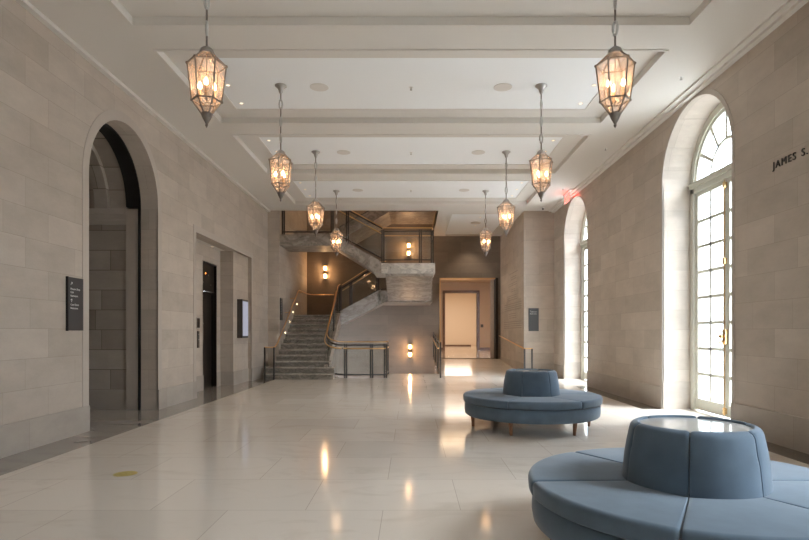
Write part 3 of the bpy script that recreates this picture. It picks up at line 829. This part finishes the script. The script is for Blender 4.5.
# ================================================================ SETTEES
def sector(prof, a0, a1, n=14, gap=.004, puff=0):
    """closed (r,z) profile swept from angle a0 to a1, ends rounded"""
    mb = MB(); m = len(prof)
    cr = sum(p[0] for p in prof) / m; cz = sum(p[1] for p in prof) / m
    rm = max(p[0] for p in prof)
    st_ = [(gap / rm, .030), (gap * 1.2 / rm, .018), (gap * 2.2 / rm, .008), (.016 / rm + gap / rm, .002), (.03 / rm, 0)]
    aa = [(a0 + e, sh) for e, sh in st_]
    lo, hi = a0 + .03 / rm, a1 - .03 / rm
    aa += [(lo + (hi - lo) * i / n, 0) for i in range(1, n)]
    aa += [(a1 - e, sh) for e, sh in st_[::-1]]
    for a, sh in aa:
        t = (a - a0) / (a1 - a0); pf = puff * math.sin(PI * t) ** .6 if 0 < t < 1 else 0
        for r, z in prof:
            dr, dz = cr - r, cz - z
            d = math.hypot(dr, dz); k_ = min(sh, d * .6) / d if d else 0
            rr = r + dr * k_; zz = z + dz * k_
            if z > cz: zz += pf
            mb.v.append((rr * math.sin(a), -rr * math.cos(a), zz))
    for i in range(len(aa) - 1):
        for j in range(m):
            j2 = (j + 1) % m
            mb.f.append((i * m + j, i * m + j2, (i + 1) * m + j2, (i + 1) * m + j))
    mb.f.append(tuple(range(m))[::-1]); mb.f.append(tuple((len(aa) - 1) * m + j for j in range(m)))
    return mb
def rounded(pts, r, n=4):
    out = []
    m = len(pts)
    for i in range(m):
        p, a, b = Vector(pts[i]), Vector(pts[i - 1]), Vector(pts[(i + 1) % m])
        rr = r[i] if isinstance(r, (list, tuple)) else r
        if rr <= 0: out.append(tuple(p)); continue
        u = (a - p).normalized(); v = (b - p).normalized()
        q0, q1 = p + u * rr, p + v * rr
        for k_ in range(n + 1):
            t = k_ / n
            out.append(tuple(q0 * (1 - t) ** 2 + p * 2 * t * (1 - t) + q1 * t * t))
    return out
def make_settee():
    S = thing('round_settee', '', 'settee', (0, 0, 0), 'round blue settees with central drum backs')
    MB().lathe([(.80, .187), (.955, .182), (.975, .20), (.985, .26), (.982, .34), (.965, .360), (.2, .360)], (0, 0, 0), 72).build('base', 'fabric', S, smooth=True)
    MB().lathe([(.95, .358), (.95, .375)], (0, 0, 0), 64).build('shadow_gap_band', 'fabric_gap_shade', S)
    MB().lathe([(.37, .30), (.33, .80)], (0, 0, 0), 48).build('core', 'fabric_gap_shade', S)
    cp = rounded([(.36, .372), (1.002, .372), (1.01, .476), (.36, .479)], [0, .025, .04, 0])
    dp = rounded([(.345, .47), (.418, .47), (.40, .66), (.365, .835), (.315, .838), (.315, .79), (.33, .78)], [0, .01, .05, .04, .02, .0, 0])
    for k_ in range(6):
        a0 = math.radians(-90 + 60 * k_); a1 = a0 + math.radians(60)
        sector(cp, a0, a1, 20, gap=.004, puff=.006).build('seat_cushion', 'fabric', S, smooth=True)
    for k_ in range(6):
        a0 = math.radians(-90 + 60 * k_); a1 = a0 + math.radians(60)
        sector(dp, a0, a1, 12, gap=.0022).build('back_panel', 'fabric', S, smooth=True)
    MB().lathe([(.317, .80), (.317, .822)], (0, 0, 0), 64).build('table_top', 'table_glass', S, smooth=True)
    for k_ in range(6):
        a = math.radians(-90 + 60 * k_); x, y = .87 * math.sin(a), -.87 * math.cos(a)
        MB().tube([(x * .985, y * .985, 0), (x, y, .19)], .02, 12, radii=[.02, .033]).build('leg', 'wood', S, smooth=True)
    return S
S1 = make_settee(); S1.location = (1.756, 3.479, 0)
S1['label'] = 'large round blue settee nearest the camera with a glass-topped drum'
S2 = copy_tree(S1); S2.location = (1.783, 8.32, 0)
S2['label'] = 'round blue settee on wooden legs standing farther down the hall'

# ================================================================ SIGNS AND FITTINGS
def text(name, body, size, loc, rot, mat, parent, extrude=.001, align='LEFT', sx=1, spacing=1.05):
    cu = bpy.data.curves.new(name, 'FONT'); cu.body = body; cu.size = size; cu.extrude = extrude; cu.align_x = align
    cu.space_character = spacing
    cu.materials.append(M[mat])
    o = bpy.data.objects.new(name, cu); col.objects.link(o)
    o.rotation_euler = rot; o.scale = (sx, 1, 1)
    me = bpy.data.meshes.new_from_object(o.evaluated_get(bpy.context.evaluated_depsgraph_get()))
    bpy.data.objects.remove(o); bpy.data.curves.remove(cu)
    me.transform(Matrix.Translation(Vector(loc) - origin(parent)) @ Matrix.LocRotScale(None, __import__('mathutils').Euler(rot), Vector((sx, 1, 1))))
    o = bpy.data.objects.new(name, me); col.objects.link(o)
    o.parent = parent
    return o
# left wall sign (faces +x)
g = thing('directional_sign', 'tall black directional sign beside the arched opening on the left wall', 'sign', (XL, 7.575, 1.42))
MB().box(XL, XL + .03, 7.407, 7.744, 1.42, 2.131).build('sign_board', 'sign', g, bevel=.002)
MB().box(XL, XL + .031, 7.395, 7.408, 1.415, 2.136).build('edge_frame', 'black', g)
RX = (PI / 2, 0, PI / 2)
for body, z, s_ in (('\u2197', 2.03, .05), ('Museum Shop', 1.965, .036), ('Cafe', 1.92, .036), ('Restrooms', 1.873, .036), ('\u2191', 1.80, .045), ('Coat Check', 1.755, .036), ('Restrooms', 1.708, .036)):
    if body in ('\u2197', '\u2191'):
        mb = MB(); d = .035
        y_, z_ = 7.455, z
        if body == '\u2197':
            mb.bar((XL + .031, y_, z_), (XL + .031, y_ + d, z_ + d), .003, .006); mb.box(XL + .03, XL + .033, y_ + .01, y_ + d, z_ + d - .003, z_ + d + .003); mb.box(XL + .03, XL + .033, y_ + d - .003, y_ + d + .003, z_ + .01, z_ + d)
        else:
            mb.bar((XL + .031, y_ + .018, z_ + .0), (XL + .031, y_ + .018, z_ + .04), .003, .006); mb.bar((XL + .031, y_, z_ + .025), (XL + .031, y_ + .018, z_ + .042), .003, .006); mb.bar((XL + .031, y_ + .036, z_ + .025), (XL + .031, y_ + .018, z_ + .042), .003, .006)
        mb.build('arrow', 'sign_text', g)
    else:
        text('lettering', body, s_, (XL + .031, 7.45, z), RX, 'sign_text', g)
# sign on the projecting wall (faces -y)
g = thing('directional_sign', 'charcoal sign on the projecting wall beyond the far settee', 'sign', (3.916, 17.9, 1.43))
MB().box(3.756, 4.076, 17.87, 17.9, 1.43, 2.16).build('sign_board', 'sign_grey', g, bevel=.002)
text('lettering', 'Auditorium', .045, (3.80, 17.868, 2.03), (PI / 2, 0, 0), 'sign_text', g)
text('lettering', 'Restrooms', .045, (3.80, 17.868, 1.965), (PI / 2, 0, 0), 'sign_text', g)
MB().bar((3.81, 17.868, 2.085), (3.835, 17.868, 2.11), .004, .006).build('arrow', 'sign_text', g)
# narrow sign by the stairs
g = thing('stair_sign', 'narrow black sign on the wall left of the lower stair flight', 'sign', (-4.2, 18.05, 1.78))
MB().box(-4.2, -4.17, 17.92, 18.2, 1.78, 2.49).build('sign_board', 'sign', g)
mb = MB()
for i in range(6): mb.box(-4.17, -4.168, 17.97, 18.02 + .02 * (i % 3), 2.38 - i * .08, 2.39 - i * .08)
mb.build('arrow', 'sign_text', g)
# wall inscription
g = thing('wall_inscription', 'dark metal capital letters reading JAMES S. high on the right wall', 'lettering', (XR, 6.8, 3.45))
text('lettering', 'JAMES', .128, (XR - .006, 7.06, 3.45), (PI / 2, 0, -PI / 2), 'letter', g, extrude=.006, spacing=1.32)
text('lettering', 'S.', .128, (XR - .006, 6.545, 3.45), (PI / 2, 0, -PI / 2), 'letter', g, extrude=.006, spacing=1.32)
# donor lettering on the side of the projecting block
g = thing('donor_lettering', 'faint paragraphs of small lettering on the side of the projecting wall', 'lettering', (3.61, 20.2, 1.3))
mb = MB(); z = 3.55
rows = [(18.9, 20.6)] + [None] + [(19.2, 20.3)] * 2 + [None] + [(19.1, 20.8)] * 2 + [None] + [(19.4, 20.2)] * 2 + [None] + [(19.0, 21.0)] * 3 + [None] + [(18.3, 21.6)] * 4 + [None] + [(19.2, 20.6)] * 3 + [None] + [(18.3, 21.7)] * 4
for r_ in rows:
    z -= .072
    if r_ is None: continue
    y = r_[0]
    while y < r_[1]:
        wd = random.uniform(.06, .16); mb.box(3.605, 3.6095, y, min(y + wd, r_[1]), z, z + .022); y += wd + .04
mb.build('lettering', 'engrave', g)
# screen on the pier
g = thing('wall_display', 'slim lit display screen on the stone pier past the elevator', 'screen', (-4.66, 15.28, 1.24))
MB().box(-4.66, -4.52, 15.0, 15.55, 1.24, 2.28).build('housing', 'plastic_dark', g, bevel=.004)
MB().box(-4.52, -4.514, 15.05, 15.52, 1.29, 2.23).build('screen_panel', 'screen', g)
# call plates
g = thing('elevator_call_panel', 'square bronze plate beside the elevator door, upper of two', 'panel', (-5.0, 13.15, 1.47))
MB().box(-5.0, -4.985, 13.03, 13.24, 1.48, 1.74).build('face_plate', 'steel', g)
MB().box(-4.985, -4.982, 13.05, 13.22, 1.5, 1.72).build('plate_inset', 'bronze', g)
g = thing('elevator_button_panel', 'narrow dark button plate beside the elevator door, lower of two', 'panel', (-5.0, 13.15, 1.03))
MB().box(-5.0, -4.985, 13.08, 13.2, 1.03, 1.42).build('face_plate', 'bronze', g)
for z in (1.22, 1.34): MB().lathe([(.02, 0), (.02, .01)], (-4.985, 13.14, z), 12).build('button', 'steel', g)
# switch plate in the hall beyond
tag(MB().box(4.19, 4.35, 33.68, 33.7, 1.68, 1.86).build('switch_plate', 'plastic_dark'), 'small dark wall plate in the hall beyond the doorway', 'switch')
# exit sign
g = thing('exit_sign', 'red lit exit sign hanging from the ceiling above the far window', 'sign', (4.33, 15.6, H))
MB().box(4.30, 4.36, 15.1, 15.85, H - .035, H).build('mount', 'trim_white', g)
MB().box(4.326, 4.334, 15.3, 15.8, H - .30, H - .035).build('sign_panel', 'exit_panel', g)
text('lettering', 'EXIT', .23, (4.325, 15.76, H - .26), (PI / 2, 0, -PI / 2), 'exit_face', g, sx=.85)
text('lettering', 'EXIT', .23, (4.335, 15.34, H - .26), (PI / 2, 0, PI / 2), 'exit_face', g, sx=.85)
lamp('exit_light', 'POINT', (.12, -.15, -.12), 2.2, (1, .06, .04), g, size=.04)
lamp('exit_light', 'POINT', (-.10, .0, -.10), 1.0, (1, .06, .04), g, size=.04)
# floor decal
o = MB().lathe([(.11, 0), (.11, .001)], (0, 0, 0), 32).build('floor_decal', 'yellow'); o.location = (-2.82, 5.53, .0005)
tag(o, 'worn yellow round sticker on the marble floor', 'decal')

# ---- ceiling fittings
def make_downlight():
    d = thing('recessed_downlight', '', 'downlight', (0, 0, 0), 'recessed ceiling downlights')
    MB().lathe([(.03, 0), (.034, -.004), (.045, -.004), (.046, 0)], (0, 0, 0), 20, cap=False).build('trim_ring', 'trim_white', d)
    MB().lathe([(.03, -.003), (.03, -.001)], (0, 0, 0), 16).build('lens', 'downlight', d)
    return d
D0 = make_downlight(); first = True
cn = {8.99: 'nearest fully seen', 12.32: 'middle', 15.62: 'farthest'}
for c, nm in ((9.02, 'nearest full'), (12.32, 'middle'), (15.62, 'farthest')):
    for sx, sn in ((-1, 'left'), (1, 'right')):
        for dy, dn_ in ((-.7, 'front'), (.0, 'centre'), (.72, 'back')):
            d = D0 if first else copy_tree(D0); first = False
            d.location = (2.95 * sx, c + dy, H + .105)
            d['label'] = 'tiny recessed downlight at the %s %s of the %s ceiling coffer' % (sn, dn_, nm)
            lamp('downlight_beam', 'SPOT', (0, 0, -.02), 9, (1, .80, .58), d, size=.03, cone=1.7, blend=.8)
    for sx, sn in ((-1, 'left'), (1, 'right')):
        o = MB().lathe([(.15, 0), (.15, -.006), (.14, -.008), (.0, -.008)][::-1], (0, 0, 0), 32, cap=False).build('ceiling_speaker', 'speaker')
        o.location = (1.49 * sx, c + .07, H + .105)
        tag(o, 'flat round speaker grille in the %s part of the %s ceiling coffer' % (sn, nm), 'speaker', 'round ceiling speakers')
for y, nm in ((19.0, 'nearest'), (20.5, 'middle'), (22.0, 'farthest')):
    d = copy_tree(D0); d.location = (2.35, y, H + .02)
    d['label'] = 'recessed downlight over the ramp passage, %s of three' % nm
    lamp('downlight_beam', 'SPOT', (0, 0, -.03), 45, (1, .78, .55), d, size=.04, cone=1.6, blend=.8)
for ch in list(D0.children): pass
o = MB().lathe([(0, -.03), (.16, -.03), (.18, -.02), (.18, 0)], (0, 0, 0), 32, cap=False).build('ceiling_diffuser', 'speaker'); o.location = (2.3, 19.9, H + .02)
tag(o, 'round flat ceiling diffuser over the ramp passage', 'diffuser')
def sprinkler(x, y, z, lb):
    s = thing('sprinkler_head', lb, 'sprinkler', (x, y, z), 'ceiling sprinklers')
    MB().lathe([(0, -.05), (.02, -.045), (.02, -.04), (.008, -.035), (.01, 0)], (x, y, z), 12, cap=False).build('nozzle', 'steel', s)
    MB().lathe([(.035, -.004), (.035, 0)], (x, y, z), 16).build('escutcheon', 'trim_white', s)
for y, nm in ((9.1, 'nearest'), (12.4, 'middle'), (15.7, 'farthest')):
    sprinkler(0, y, H + .105, 'small sprinkler head at the middle of the %s ceiling coffer' % {'nearest': 'nearest full'}.get(nm, nm))
    sprinkler(4.1, y - .6, H, 'small sprinkler head beside the right cornice, %s of three' % nm)
s = thing('security_camera', 'small dark dome camera on the ceiling beside the projecting wall corner', 'camera', (4.1, 17.4, H))
MB().lathe([(.05, 0), (.05, -.03), (.035, -.035)], (4.1, 17.4, H), 16).build('housing', 'trim_white', s)
MB().lathe([(.035, -.03), (.03, -.055), (.015, -.07), (0, -.072)], (4.1, 17.4, H), 16, cap=False).build('dome', 'black', s)
s = thing('alcove_downlight', 'downlight in the ceiling of the elevator alcove', 'downlight', (-4.9, 13.9, 3.52))
MB().lathe([(.05, 0), (.05, -.004)], (-4.93, 13.9, 3.52), 16).build('trim_ring', 'trim_white', s)
MB().lathe([(.035, -.004), (.035, -.006)], (-4.93, 13.9, 3.52), 16).build('lens', 'downlight', s)
